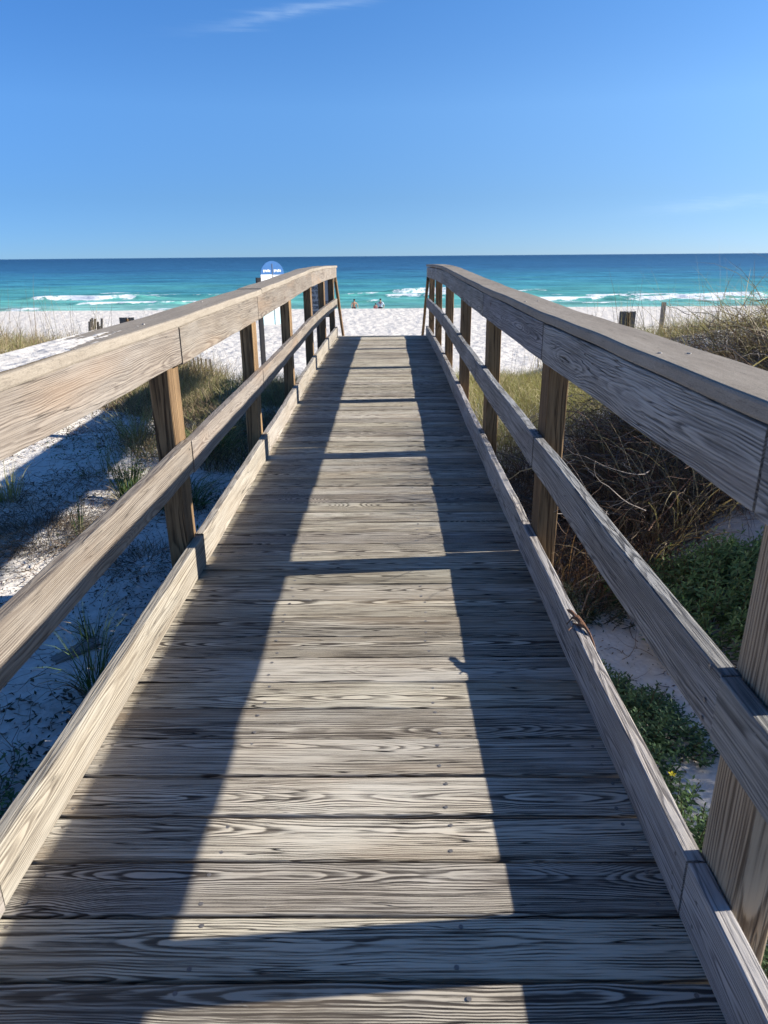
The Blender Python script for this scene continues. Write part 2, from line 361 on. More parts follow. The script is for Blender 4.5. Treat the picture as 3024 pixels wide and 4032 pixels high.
# ------------------------------------------------------------------ ground
def sst(a, b_, x): t = np.clip((x - a) / (b_ - a), 0, 1); return t * t * (3 - 2 * t)
def fbm(x, y, seed=0, oct=4):
    r = np.random.default_rng(seed); out = np.zeros_like(np.asarray(x, float)); amp = 1; f = 1
    for _ in range(oct):
        for _ in range(3):
            a = r.uniform(0, 6.283); p = r.uniform(0, 6.283)
            out = out + amp / 3 * np.sin((x * np.cos(a) + y * np.sin(a)) * f * r.uniform(.7, 1.3) + p)
        amp *= .5; f *= 2.1
    return out
def ground(x, y):
    x = np.asarray(x, float); y = np.asarray(y, float)
    z = np.interp(y, [-60, -5, 4.5, 7, 10, 13, 17, 21, 26, 31, 60, 66, 68, 71, 74, 82, 400], [-.1, -.12, -.14, -.22, -.50, -1.0, -1.65, -2.2, -2.75, -2.98, -3.08, -3.14, -3.4, -4.3, -4.72, -5.4, -9])
    near = 1 - sst(20, 32, y)
    z = z + near * (.060 * fbm(x * 1.1, y * 1.1, 3) + .016 * fbm(x * 5.5, y * 5.5, 13, 3))
    z = z - .12 * np.exp(-((x - 1.0) / .55) ** 2) * (1 - sst(5, 9, y))
    z = z + .62 * sst(1.05, 3.0, x) * (1 - sst(5.2, 7.8, y)) * sst(-6, 0, y)
    z = z + .62 * sst(2.8, 5.5, -x) * sst(7, 11, y) * (1 - sst(15, 24, y))
    z = z + .80 * sst(2.0, 4.6, x) * sst(7.5, 10.5, y) * (1 - sst(14, 22, y))
    z = z + (1 - sst(62, 70, y)) * sst(22, 32, y) * .035 * fbm(x * 2.4, y * 1.9, 8, 3)
    z = np.where((np.abs(x + .1) < .72) & (y < 11.3), np.minimum(z, -.20), z)
    return z
def axis(segs):
    out = []
    for a, b_, st in segs: out += list(np.arange(a, b_, st))
    return np.array(out + [segs[-1][1]])
gx = axis([(-2500, -300, 220), (-300, -60, 24), (-60, -14, 1.0), (-14, -4.5, .16), (-4.5, 4.5, .045), (4.5, 14, .16), (14, 60, 1.0), (60, 300, 24), (300, 2500, 220)])
gy = axis([(-600, -20, 58), (-20, -2, 1.0), (-2, 9, .05), (9, 30, .16), (30, 76, .30), (76, 110, 4), (110, 400, 58)])
GX, GY = np.meshgrid(gx, gy); GZ = ground(GX, GY)
nxg, nyg = len(gx), len(gy)
idx = np.arange(nxg * nyg).reshape(nyg, nxg)
GF = np.stack([idx[:-1, :-1], idx[:-1, 1:], idx[1:, 1:], idx[1:, :-1]], -1).reshape(-1, 4)
def sand_mat():
    m, nt, bs = new_mat('white_quartz_sand')
    g = nt.node('ShaderNodeNewGeometry').outputs['Position']; x, y, z = nt.sep(g)
    g2 = nt.xyz(x, y, 0.)
    fine = nt.noise(g2, 260, 2, .6); med = nt.noise(g2, 22, 4, .6); big = nt.noise(g2, 1.3, 3, .5)
    c = nt.mix(nt.mr(med, .35, .7), (.66, .605, .53), (.80, .75, .67))
    c = nt.mix(nt.m('MULTIPLY', nt.mr(fine, .62, .75), .35), c, (.38, .33, .28))
    near = nt.mr(y, 16, 26, 1., 0.)
    deb = nt.m('MULTIPLY', nt.mr(nt.noise(g2, 38, 3, .7), .66, .72), nt.m('MULTIPLY', near, nt.mr(big, .42, .58)))
    c = nt.mix(nt.m('MULTIPLY', deb, .75), c, (.11, .08, .055))
    wet = nt.mr(y, 67.5, 70.5, 0., 1., True)
    c = nt.mix(wet, c, (.40, .345, .27))
    nt.put(bs.inputs['Base Color'], c); bs.inputs['Roughness'].default_value = .95; bs.inputs['Specular IOR Level'].default_value = .1
    # trodden beach: foot pits
    pit = nt.vor(nt.xyz(nt.m('MULTIPLY', x, 1.), nt.m('MULTIPLY', y, .8), 0.), 2.3, 'SMOOTH_F1')
    pit2 = nt.noise(g2, 4.2, 3, .6)
    bch = nt.mr(y, 14, 30, 0., 1.)
    h = nt.m('ADD', nt.m('MULTIPLY', nt.m('ADD', pit, pit2), nt.m('MULTIPLY', bch, .075)), nt.m('ADD', nt.m('MULTIPLY', med, .008), nt.m('MULTIPLY', fine, .0010)))
    h = nt.m('ADD', h, nt.m('MULTIPLY', nt.noise(g2, 7, 3, .55), nt.m('MULTIPLY', near, .03)))
    nt.put(bs.inputs['Normal'], nt.bump(h, 1.0)); return m
M['sand'] = sand_mat()
sand = link('sand', np_mesh('sand', np.stack([GX, GY, GZ], -1).reshape(-1, 3), GF, smooth=True), M['sand'])
tag(sand, kind='structure')

# ------------------------------------------------------------------ sea
SEA = -4.60
# breakers: x0, x1, y of the crest, foam depth, height
BR = [(-53, -37.5, 110.5, 2.6, .55), (-41, -20, 98.3, 2.2, .42), (-46, -42, 88.6, 2.4, .35), (-70, -55, 101, 1.6, .3), (-7.0, -1.5, 112.0, 1.6, .5), (-11.5, -5, 106, 1.0, .3), (1.0, 10.5, 121.0, 6.5, .85), (-1.0, 9, 109.5, 1.6, .4), (-3.4, -1.0, 101, 1.6, .3),
      (15.5, 20, 112.5, 3.4, .45), (18, 46, 100.2, 2.6, .5), (28, 60, 106.5, 3.2, .4), (40, 90, 98, 1.8, .35), (24, 30, 92.5, .7, .2), (60, 95, 111, 2.5, .4)]
sx = axis([(-9000, -400, 860), (-400, -110, 10), (-110, 130, .5), (130, 400, 10), (400, 9000, 860)])
sy = axis([(72, 80, 1.), (80, 135, .32), (135, 240, 1.2), (240, 600, 9), (600, 3000, 160), (3000, 42000, 3900)])
SX, SY = np.meshgrid(sx, sy); SZ = np.full_like(SX, SEA); FO = np.zeros_like(SX)
fade = 1 - sst(260, 600, SY)
SZ += fade * (.10 * np.sin(SY * .42 + .9 * fbm(SX * .045, SY * .05, 5)) + .045 * fbm(SX * .5, SY * 1.2, 6, 3)) * sst(76, 92, SY)
rb = random.Random(17)
for k in range(34):
    yy = rb.uniform(88, 132); x0 = rb.uniform(-75, 95); BR.append((x0, x0 + rb.uniform(2, 13), yy, rb.uniform(.35, .8), rb.uniform(.08, .25)))
for (a, c, yy, dp, hh) in BR:
    dp = dp * 1.05
    wv = yy + .9 * fbm(SX * .22, SX * 0, int(yy)) + .35 * fbm(SX * 1.1, SX * 0, int(yy) + 3)
    ends = sst(a - 6, a + 2, SX) * (1 - sst(c - 2, c + 6, SX)); d = SY - wv
    prof = np.where(d < 0, np.exp(-(d / .9) ** 2), np.exp(-(d / 3.6) ** 2)); SZ += hh * ends * prof
    e2 = sst(a - 1.2, a + 1.2, SX + .5 * fbm(SX * 0, SY * 3, 2)) * (1 - sst(c - 1.2, c + 1.2, SX))
    dd = dp * (.70 + .40 * fbm(SX * .45, SX * 0, int(yy) + 9) + .25 * fbm(SX * 1.9, SX * 0, int(yy) + 5))
    e2 = e2 * np.clip(.75 + .55 * fbm(SX * .8, SY * .4, int(yy * 7) % 97), .15, 1)
    FO = np.maximum(FO, e2 * np.clip(1.25 - np.abs(d + dd * .25) / np.maximum(dd * .62, .2), 0, 1))
nx_, ny_ = len(sx), len(sy); idx = np.arange(nx_ * ny_).reshape(ny_, nx_)
SF = np.stack([idx[:-1, :-1], idx[:-1, 1:], idx[1:, 1:], idx[1:, :-1]], -1).reshape(-1, 4)
FC = np.repeat(FO.reshape(-1, 1), 3, 1)
def sea_mat():
    m, nt, bs = new_mat('sea_water')
    g = nt.node('ShaderNodeNewGeometry').outputs['Position']; x, y, z = nt.sep(g)
    w1 = nt.noise(nt.xyz(nt.m('MULTIPLY', x, .035), nt.m('MULTIPLY', y, .10), 0), 1, 4, .6)
    w2 = nt.noise(nt.xyz(nt.m('MULTIPLY', x, .012), nt.m('MULTIPLY', y, .03), 5.), 1, 3, .5)
    ld = nt.m('LOGARITHM', y, 10.)
    dd = nt.m('ADD', ld, nt.m('ADD', nt.m('MULTIPLY', nt.m('SUBTRACT', w1, .5), .5), nt.m('MULTIPLY', nt.m('SUBTRACT', w2, .5), .35)))
    c = nt.ramp(nt.mr(dd, 1.85, 3.3), [(0., (.25, .50, .42)), (.10, (.11, .38, .32)), (.19, (.075, .31, .31)), (.32, (.045, .215, .30)), (.50, (.026, .115, .22)), (1., (.018, .078, .165))])
    sk = nt.noise(nt.xyz(nt.m('MULTIPLY', x, .07), nt.m('MULTIPLY', y, .42), 9.), 1, 4, .65); sk2 = nt.noise(nt.xyz(nt.m('MULTIPLY', x, .02), nt.m('MULTIPLY', y, .06), 4.), 1, 3, .6)
    sv = nt.m('MULTIPLY', nt.mr(sk, .32, .68, .58, 1.45), nt.mr(sk2, .3, .7, .78, 1.22))
    c = nt.mix(1., c, nt.xyz(sv, sv, sv), 'MULTIPLY')
    fo = nt.node('ShaderNodeAttribute', attribute_name='tint').outputs['Fac']
    fn = nt.noise(nt.xyz(nt.m('MULTIPLY', x, .9), nt.m('MULTIPLY', y, 1.3), 0), 1, 5, .75)
    fm = nt.mr(nt.m('ADD', fo, nt.m('MULTIPLY', nt.m('SUBTRACT', fn, .5), 2.6)), .36, .66)
    fm = nt.m('MULTIPLY', fm, nt.mr(fo, 0., .12))
    lace = nt.m('MULTIPLY', nt.mr(nt.vor(nt.xyz(nt.m('MULTIPLY', x, .5), y, 0), .8, 'DISTANCE_TO_EDGE'), 0., .07, .22, 0.), nt.mr(y, 84, 118, 1., 0.))
    lace = nt.m('MULTIPLY', lace, nt.mr(w1, .45, .6))
    fm = nt.m('MAXIMUM', fm, lace)
    spk = nt.mr(nt.noise(nt.xyz(nt.m('MULTIPLY', x, .25), nt.m('MULTIPLY', y, .5), 1.), 1, 5, .75), .66, .74, 0., .5)
    fm = nt.m('MAXIMUM', fm, nt.m('MULTIPLY', spk, nt.mr(y, 88, 150, 1., .0)))
    c = nt.mix(fm, c, (.86, .88, .88))
    nt.put(bs.inputs['Base Color'], c); nt.put(bs.inputs['Roughness'], nt.mr(fm, 0, 1, .38, .9)); nt.put(bs.inputs['Specular IOR Level'], nt.mr(fm, 0, 1, .18, .1))
    bs.inputs['IOR'].default_value = 1.25
    h = nt.m('ADD', nt.m('MULTIPLY', nt.noise(nt.xyz(nt.m('MULTIPLY', x, .35), y, 0), .9, 4, .6), .25), nt.m('MULTIPLY', nt.noise(nt.xyz(nt.m('MULTIPLY', x, .06), nt.m('MULTIPLY', y, .12), 2.), 1, 4, .6), nt.mr(y, 90, 900, .5, 4.)))
    nt.put(bs.inputs['Normal'], nt.bump(h, 1.)); return m
M['sea'] = sea_mat()
sea = link('sea', np_mesh('sea', np.stack([SX, SY, SZ], -1).reshape(-1, 3), SF, FC, smooth=True), M['sea']); tag(sea, kind='structure')

# ------------------------------------------------------------------ vegetation
def plant_mat(name, trans=.35):
    m, nt, bs = new_mat(name)
    a = nt.node('ShaderNodeAttribute', attribute_name='tint').outputs['Color']
    nt.put(bs.inputs['Base Color'], a); bs.inputs['Roughness'].default_value = .6; bs.inputs['Specular IOR Level'].default_value = .25
    tr = nt.node('ShaderNodeBsdfTranslucent'); nt.put(tr.inputs['Color'], nt.mix(1., a, (1.0, 1.05, .6), 'MULTIPLY'))
    mx = nt.node('ShaderNodeMixShader'); mx.inputs[0].default_value = trans
    nt.l.new(bs.outputs[0], mx.inputs[1]); nt.l.new(tr.outputs[0], mx.inputs[2]); nt.l.new(mx.outputs[0], nt.n['Material Output'].inputs['Surface'])
    return m
M['blade'] = plant_mat('grass_blade', .3); M['leaf'] = plant_mat('leaf', .12); M['twig'] = plant_mat('dry_twig', .0)
def blades(base, length, az, lean, droop, width, colr, seg=5, tipc=None, curl=0.):
    """vectorised arching strips. lean: start angle from vertical; droop: extra bend to the tip"""
    n = len(base); V = np.zeros((n, (seg + 1) * 2, 3)); C = np.zeros((n, (seg + 1) * 2, 3))
    p = base.copy(); side = np.stack([-np.sin(az), np.cos(az), np.zeros(n)], -1)
    tw = RNG.uniform(-1.2, 1.2, n)
    for i in range(seg + 1):
        t = i / seg; ang = lean + droop * t ** 1.3
        a2 = az + curl * t
        d = np.stack([np.sin(ang) * np.cos(a2), np.sin(ang) * np.sin(a2), np.cos(ang)], -1)
        nrm = np.cross(d, side); sd = side * np.cos(tw)[:, None] + nrm * np.sin(tw)[:, None]
        w = (width * (1 - t ** 2.2) + .0002)[:, None] * .5
        V[:, 2 * i] = p - sd * w; V[:, 2 * i + 1] = p + sd * w
        cc = colr if tipc is None else colr * (1 - t) + tipc * t
        C[:, 2 * i] = cc; C[:, 2 * i + 1] = cc
        p = p + d * (length / seg)[:, None]
    bi = (np.arange(n) * (seg + 1) * 2)[:, None, None]; q = (np.arange(seg) * 2)[None, :, None]
    F = bi + q + np.array([0, 1, 3, 2])[None, None, :]
    return V.reshape(-1, 3), F.reshape(-1, 4), C.reshape(-1, 3)
def join(parts):
    V, F, C, o = [], [], [], 0
    for v, f, c in parts: V.append(v); F.append(f + o); C.append(c); o += len(v)
    return np.concatenate(V), np.concatenate(F), np.concatenate(C)
def pick(pal, n):
    pal = np.array(pal); i = RNG.integers(0, len(pal), n); return pal[i] * RNG.uniform(.7, 1.25, (n, 1))
U = RNG.uniform
STRAW = [(.40, .33, .19), (.34, .27, .16), (.46, .39, .25), (.27, .21, .12)]
YELG = [(.30, .30, .11), (.36, .33, .14), (.22, .24, .08), (.42, .36, .19)]
GREEN = [(.07, .12, .035), (.10, .15, .045), (.13, .17, .06), (.05, .09, .03)]
BROWN = [(.22, .155, .095), (.15, .10, .065), (.29, .21, .135), (.11, .07, .048)]
GREYB = [(.17, .145, .125), (.12, .10, .088), (.24, .205, .175)]
RED = [(.17, .09, .06), (.12, .065, .048), (.21, .12, .078), (.24, .165, .11)]
def tuft(n, h, rad, pal, droop=(.4, 1.4), lean=(.05, .5), w=.003, seg=5, tip=None):
    a = U(0, 6.283, n); r = rad * np.sqrt(U(0, 1, n)); base = np.stack([r * np.cos(a), r * np.sin(a), np.zeros(n) - .01], -1)
    az = a + U(-.9, .9, n)
    return blades(base, h * U(.5, 1.05, n), az, U(*lean, n), U(*droop, n), np.full(n, w) * U(.7, 1.3, n), pick(pal, n), seg, None if tip is None else pick(tip, n))
def tuft_obj(name, x, y, data, label, cat, group=None, mat='blade'):
    V, F, C = data
    o = link(name, np_mesh(name, V, F, C), M[mat], None, (x, y, float(ground(x, y)))); tag(o, label, cat, group or {'grass clump': 'grass clumps on the left sand', 'dead grass': 'mounds of dead grass on the left sand', 'weed': 'weed stems on the left sand'}.get(cat)); return o
# --- individually placed clumps on the left sand
tuft_obj('grass_clump', -1.62, 4.18, join([tuft(150, .42, .05, GREEN, (.1, .7), (.02, .35), .0035), tuft(60, .30, .08, STRAW, (.6, 1.8), (.2, .7), .003)]), 'upright green grass clump with a straw base in the shade left of the railing', 'grass clump')
tuft_obj('grass_clump', -.985, 2.02, join([tuft(70, .33, .035, GREEN, (.2, 1.5), (.02, .5), .003), tuft(45, .26, .05, BROWN, (.8, 2.6), (.2, .8), .003)]), 'dark thin grass clump with looping blades tight beside the left toe board', 'grass clump')
tuft_obj('grass_clump', -1.16, 2.42, join([tuft(26, .24, .03, GREEN, (.2, .9), (.1, .7), .004), tuft(14, .22, .03, STRAW, (.8, 2.4), (.2, .8), .003)]), 'sparse grass clump with a curled straw blade under the left middle rail', 'grass clump')
tuft_obj('grass_clump', -2.34, 4.12, join([tuft(60, .3, .05, YELG, (.1, .8), (.05, .45), .004), tuft(60, .26, .10, GREYB, (.9, 2.2), (.4, 1.0), .003)]), 'yellow-green grass clump at the left edge with grey dead blades round it', 'grass clump')
tuft_obj('dead_grass_mound', -1.86, 3.55, tuft(900, .30, .26, GREYB + BROWN[:1], (1.0, 2.4), (.5, 1.2), .0026, 6), 'drooping mound of grey-brown dead grass in the shadow on the left sand', 'dead grass')
tuft_obj('dead_grass_mound', -1.95, 2.98, tuft(150, .34, .08, GREYB, (1.0, 2.2), (.4, 1.1), .003, 6), 'wispy grey arching dead grass on blue-shaded sand, nearest the left edge', 'dead grass')
tuft_obj('dead_grass_mound', -1.22, 3.22, tuft(420, .20, .20, GREYB + BROWN, (1.2, 2.4), (.6, 1.3), .0026, 5), 'low dark dead grass beside the near left post below the middle rail', 'dead grass')
tuft_obj('grass_clump', -1.42, 5.25, join([tuft(380, .42, .17, GREEN + YELG[:2], (.5, 1.7), (.1, .8), .0042), tuft(120, .34, .2, STRAW, (.9, 2.2), (.3, .9), .003)]), 'bushy green grass clump just behind the near left post', 'grass clump')
tuft_obj('grass_clump', -2.15, 5.9, join([tuft(160, .40, .08, YELG, (.3, 1.2), (.05, .6), .004)]), 'yellow-green grass clump under the left top rail at the edge of the sunlit sand', 'grass clump')
tuft_obj('grass_clump', -1.25, 4.05, join([tuft(200, .34, .12, GREEN, (.6, 1.9), (.2, .9), .0038), tuft(30, .36, .1, STRAW, (1.2, 2.4), (.3, .8), .003)]), 'green clump with pale curling blades between the two nearest left posts', 'grass clump')
for (x, y, h, lab) in ((-1.70, 3.62, .30, 'thin upright weed stems by the dead grass mound on the left sand'), (-2.02, 4.85, .28, 'thin upright weed stems on the sunlit stripe of left sand'), (-1.08, 1.52, .2, 'short weed stems beside the left toe board near the camera')):
    tuft_obj('weed', x, y, join([tuft(12, h, .03, GREEN, (.0, .3), (.0, .2), .004), tuft(12, h * .6, .04, STRAW, (.3, 1.2), (.2, .6), .003)]), lab, 'weed')
# --- grass cover
def region(n, xr, yr, mask, h, pal, droop, lean, w, seg=4, dens=None, tip=None, h_var=(.45, 1.1)):
    x = U(*xr, n); y = U(*yr, n); k = mask(x, y)
    x, y = x[k], y[k]; n = len(x)
    base = np.stack([x, y, ground(x, y) - .01], -1)
    hh = (h(x, y) if callable(h) else np.full(n, h)) * U(*h_var, n)
    return blades(base, hh, U(0, 6.283, n), U(*lean, n), U(*droop, n), np.full(n, w) * U(.7, 1.4, n), pick(pal, n), seg, None if tip is None else pick(tip, n))
def clumpy(x, y, sc, th, seed): return fbm(x * sc, y * sc, seed, 3) + U(-.25, .25, x.shape) > th
def stuff(name, parts, label, cat, mat='blade'):
    V, F, C = join(parts); o = link(name, np_mesh(name, V, F, C), M[mat]); tag(o, label, cat, kind='stuff'); return o
# left of the walkway, from the second post to the dune crest
stuff('dune_grass', [
    region(30000, (-4.4, -1.0), (4.7, 10.5), lambda x, y: clumpy(x, y, 2.4, -.22, 31) & (y > 4.7 + .55 * (-x - 1.0)), .30, BROWN + YELG[:1] + STRAW + GREEN[:1] + BROWN, (.5, 2.1), (.1, .9), .0038),
    region(17000, (-5.5, -.95), (8.0, 13.5), lambda x, y: clumpy(x, y, 1.6, -.1, 32), .38, STRAW + YELG + BROWN[:1], (.3, 1.6), (.05, .7), .0045),
    region(11000, (-3.0, -.9), (2.4, 6.5), lambda x, y: clumpy(x, y, 2.6, .22, 33), .17, BROWN + GREYB, (.8, 2.4), (.4, 1.3), .0028)],
    'tawny and green grass tufts covering the dune left of the walkway', 'dune grass')
stuff('dune_grass', [
    region(34000, (-9.0, -3.0), (9.0, 14), lambda x, y: clumpy(x, y, 1.6, .0, 34), .62, YELG[:1] + STRAW + BROWN + STRAW, (.2, 1.7), (.02, .7), .0055),
    region(420, (-8.5, -2.5), (8.5, 14), lambda x, y: x < 99, 1.1, STRAW[:2] + BROWN[:2], (.1, .6), (.0, .25), .005, 5)],
    'sea oats and grass on the far left dune in front of the beach', 'dune grass')
# right: sunlit yellow-green grass beyond the third post
stuff('dune_grass', [
    region(34000, (.85, 4.2), (4.9, 13), lambda x, y: clumpy(x, y, 1.9, -.45, 35) & (x < 1.1 + (y - 4.3) * .42), .37, YELG + YELG + STRAW, (.4, 1.8), (.05, .8), .0036),
    region(20000, (1.2, 9), (8.5, 15), lambda x, y: clumpy(x, y, 1.2, -.15, 36), .40, YELG + STRAW + BROWN[:1], (.3, 1.6), (.02, .7), .005),
    region(420, (1.5, 8), (6, 14), lambda x, y: x > .9 + .1 * y, 1.2, STRAW[:2] + BROWN, (.1, .6), (.0, .22), .006, 5)],
    'sunlit yellow-green grass behind the right railing running down to the beach', 'dune grass')
# right: big thicket of dry grass and stems
def thick(x, y):
    lo = 2.82 + .62 * np.clip(x - .9, 0, 1.7)
    hi = 5.0 + .35 * np.clip(x - .8, 0, 3)
    return (y > lo + .2 * fbm(x * 3, y * 0, 4)) & (y < hi) & (x > .80)
hthick = lambda x, y: .50 + .30 * sst(1.0, 1.9, x)
V, F, C = join([
    region(52000, (.8, 5.5), (2.7, 9.0), thick, hthick, BROWN + RED + RED + GREYB, (.7, 2.6), (.1, 1.2), .0038, 6),
    region(15000, (.8, 6.5), (2.7, 9.0), lambda x, y: thick(x, y) & (x > 1.25), lambda x, y: hthick(x, y) * 1.2, BROWN + STRAW + GREYB, (.9, 2.8), (.0, .8), .0052, 6),
    region(5000, (1.3, 6.0), (2.8, 9.0), lambda x, y: thick(x, y), lambda x, y: hthick(x, y) * 1.32, STRAW, (.6, 2.6), (.0, .6), .0062, 7),
    region(7000, (2.3, 4.6), (-2.5, 3.2), lambda x, y: x > 2.45 + .2 * fbm(x * 0, y * 2, 9), .66, BROWN + STRAW[:2], (.4, 2.2), (.05, .7), .006, 5)])  # last region: unseen brush right of view, added to shade the near sand
th = link('dry_thicket', np_mesh('dry_thicket', V, F, C), M['blade']); tag(th, 'large tangled thicket of dry brown grass and reddish stems behind the right railing', 'thicket', kind='stuff')
# crooked woody stems trailing out of the thicket
def twigs(n, xr, yr, mask, L, w, pal, wig=.5, up=(0, .35), seg=7):
    x = U(*xr, n); y = U(*yr, n); k = mask(x, y); x, y = x[k], y[k]; n = len(x)
    base = np.stack([x, y, ground(x, y) + U(*up, n)], -1); V = np.zeros((n, (seg + 1) * 3, 3)); az = U(0, 6.283, n); el = U(-.35, .5, n); p = base; l = L * U(.4, 1.2, n) / seg
    for i in range(seg + 1):
        d = np.stack([np.cos(az) * np.cos(el), np.sin(az) * np.cos(el), np.sin(el)], -1); s1 = np.stack([-np.sin(az), np.cos(az), 0 * az], -1); s2 = np.cross(d, s1)
        ww = w * (1 - .75 * i / seg)
        for j in range(3): V[:, 3 * i + j] = p + (s1 * math.cos(2.094 * j) + s2 * math.sin(2.094 * j)) * ww
        p = p + d * l[:, None]; gz = ground(p[:, 0], p[:, 1]) + .004; p[:, 2] = np.maximum(p[:, 2], gz)
        az = az + U(-wig, wig, n); el = np.clip(el + U(-wig, wig, n) * .6, -.6, .8)
    bi = (np.arange(n) * (seg + 1) * 3)[:, None, None, None]; q = (np.arange(seg) * 3)[None, :, None, None]
    loc = np.array([[0, 1, 4, 3], [1, 2, 5, 4], [2, 0, 3, 5]])[None, None]
    F = (bi + q + loc).reshape(-1, 4); c = pick(pal, n); return V.reshape(-1, 3), F, np.repeat(c, (seg + 1) * 3, 0)
stuff('dry_twigs', [twigs(150, (1.0, 4.2), (2.9, 5.6), thick, .75, .0065, RED + GREYB, .5, (.0, .35), 9), twigs(420, (1.0, 4.2), (2.8, 5.6), thick, .6, .004, GREYB + STRAW[:1], .5, (.1, .6), 9),
                    twigs(2400, (.85, 4.5), (2.6, 6.5), thick, .45, .0026, RED + GREYB + BROWN, .55, (.0, .5)),
                    twigs(160, (.75, 2.6), (2.2, 4.2), lambda x, y: x > .7, .25, .002, GREYB + RED, .6, (.0, .04))], 'crooked leafless reddish twigs woven through the thicket beside the right posts', 'twigs', 'twig')
stuff('ground_litter', [twigs(420, (-2.2, -.88), (.9, 3.4), lambda x, y: x < 9, .2, .0017, RED + BROWN, .7, (.0, .02)), twigs(1300, (-3.8, -.88), (1.0, 7.5), lambda x, y: fbm(x * 2, y * 2, 51) > -.3, .26, .0018, RED + BROWN, .7, (.0, .012)),
                        twigs(240, (.66, 2.4), (.6, 3.6), lambda x, y: x > 0, .10, .0016, RED + BROWN, .7, (.0, .008))], 'dark fallen stems and runners lying on the sand beside the walkway', 'litter', 'twig')
def flecks(n, xr, yr, mask, s, pal, upz=.012):
    x = U(*xr, n); y = U(*yr, n); k = mask(x, y); x, y = x[k], y[k]; n = len(x)
    c = np.stack([x, y, ground(x, y) + U(.002, upz, n)], -1); a = U(0, 6.283, n); l = s * U(.4, 1.3, n); t = U(-.5, .7, n); t2 = U(-.5, .5, n)
    d = np.stack([np.cos(a) * np.cos(t), np.sin(a) * np.cos(t), np.sin(t)], -1) * l[:, None]
    e = np.stack([-np.sin(a) * np.cos(t2), np.cos(a) * np.cos(t2), np.sin(t2)], -1) * (l * U(.25, .5, n))[:, None]
    V = np.stack([c - d, c - e, c + d, c + e], 1); F = (np.arange(n) * 4)[:, None] + np.arange(4)[None]
    return V.reshape(-1, 3), F, np.repeat(pick(pal, n), 4, 0)
DARKL = [(.045, .035, .025), (.07, .05, .035), (.035, .045, .02), (.10, .07, .045)]
stuff('leaf_litter', [flecks(26000, (-4.2, -.86), (.9, 9), lambda x, y: clumpy(x, y, 2.6, .05, 41), .013, DARKL),
                      flecks(5000, (-4.2, -.86), (.9, 9), lambda x, y: x < 9, .008, DARKL),
                      flecks(9000, (-2.4, -.86), (.8, 3.4), lambda x, y: clumpy(x, y, 3.4, -.1, 47), .0075, DARKL), flecks(9000, (.66, 3.4), (.5, 4.5), lambda x, y: clumpy(x, y, 3.0, -.1, 42), .007, DARKL + BROWN)], 'small dark dead leaves scattered over the sand beside the walkway', 'leaf litter', 'leaf')
# leafy green shrubs
LG = [(.085, .145, .045), (.10, .17, .055), (.065, .115, .04), (.14, .20, .07)]
def shrub(n_st, rx, ry, h, leaf=.022, pairs=9, seed=0, pal=LG, loose=0.):
    rs = np.random.default_rng(seed); P = []
    a = rs.uniform(0, 6.283, n_st); r = np.sqrt(rs.uniform(0, 1, n_st)); wob = 1 + .25 * np.sin(a * 3 + seed) + .15 * np.sin(a * 5 + 2 * seed)
    bx, by = r * np.cos(a) * rx * wob, r * np.sin(a) * ry * wob
    hh = h * (1 - .65 * r ** 2) * rs.uniform(.55, 1.1, n_st)
    lx = rs.uniform(-.05, .05, n_st) + bx * .25; ly = rs.uniform(-.05, .05, n_st) + by * .25
    V, F, C = [], [], []; o = 0
    for i in range(n_st):
        m = pairs * 2; t = np.linspace(.15, 1, m) ** .75
        cx = bx[i] + lx[i] * t; cy = by[i] + ly[i] * t; cz = hh[i] * t
        az = np.arange(m) * 2.4 + rs.uniform(0, 6); el = np.interp(t, [0, .8, 1], [.1, .35, .95]) + rs.uniform(-.25, .25, m)
        l = leaf * rs.uniform(.7, 1.2, m) * np.interp(t, [0, .7, 1], [1.1, 1, .6])
        d = np.stack([np.cos(az) * np.cos(el), np.sin(az) * np.cos(el), np.sin(el)], -1)
        s1 = np.stack([-np.sin(az), np.cos(az), 0 * az], -1); nn = np.cross(s1, d) * -1
        c0 = np.stack([cx, cy, cz], -1); w = (l * .17)[:, None]
        p1 = c0 + d * (l * .5)[:, None] + s1 * w + np.array([0, 0, .12]) * w; p2 = c0 + d * (l * .5)[:, None] - s1 * w + np.array([0, 0, .12]) * w
        pm = c0 + d * (l * .5)[:, None]; tip = c0 + d * l[:, None] - np.array([0, 0, .25]) * l[:, None] * .5
        V.append(np.stack([c0, p1, tip, pm, p2], 1).reshape(-1, 3))
        b0 = o + np.arange(m) * 5
        F.append(np.concatenate([np.stack([b0, b0 + 1, b0 + 2, b0 + 3], 1), np.stack([b0, b0 + 3, b0 + 2, b0 + 4], 1)])); o += m * 5
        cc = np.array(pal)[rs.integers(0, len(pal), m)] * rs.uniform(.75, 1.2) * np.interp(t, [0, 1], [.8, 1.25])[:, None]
        C.append(np.repeat(cc, 5, 0))
    return np.concatenate(V), np.concatenate(F), np.concatenate(C), (bx, by, lx, ly, hh)
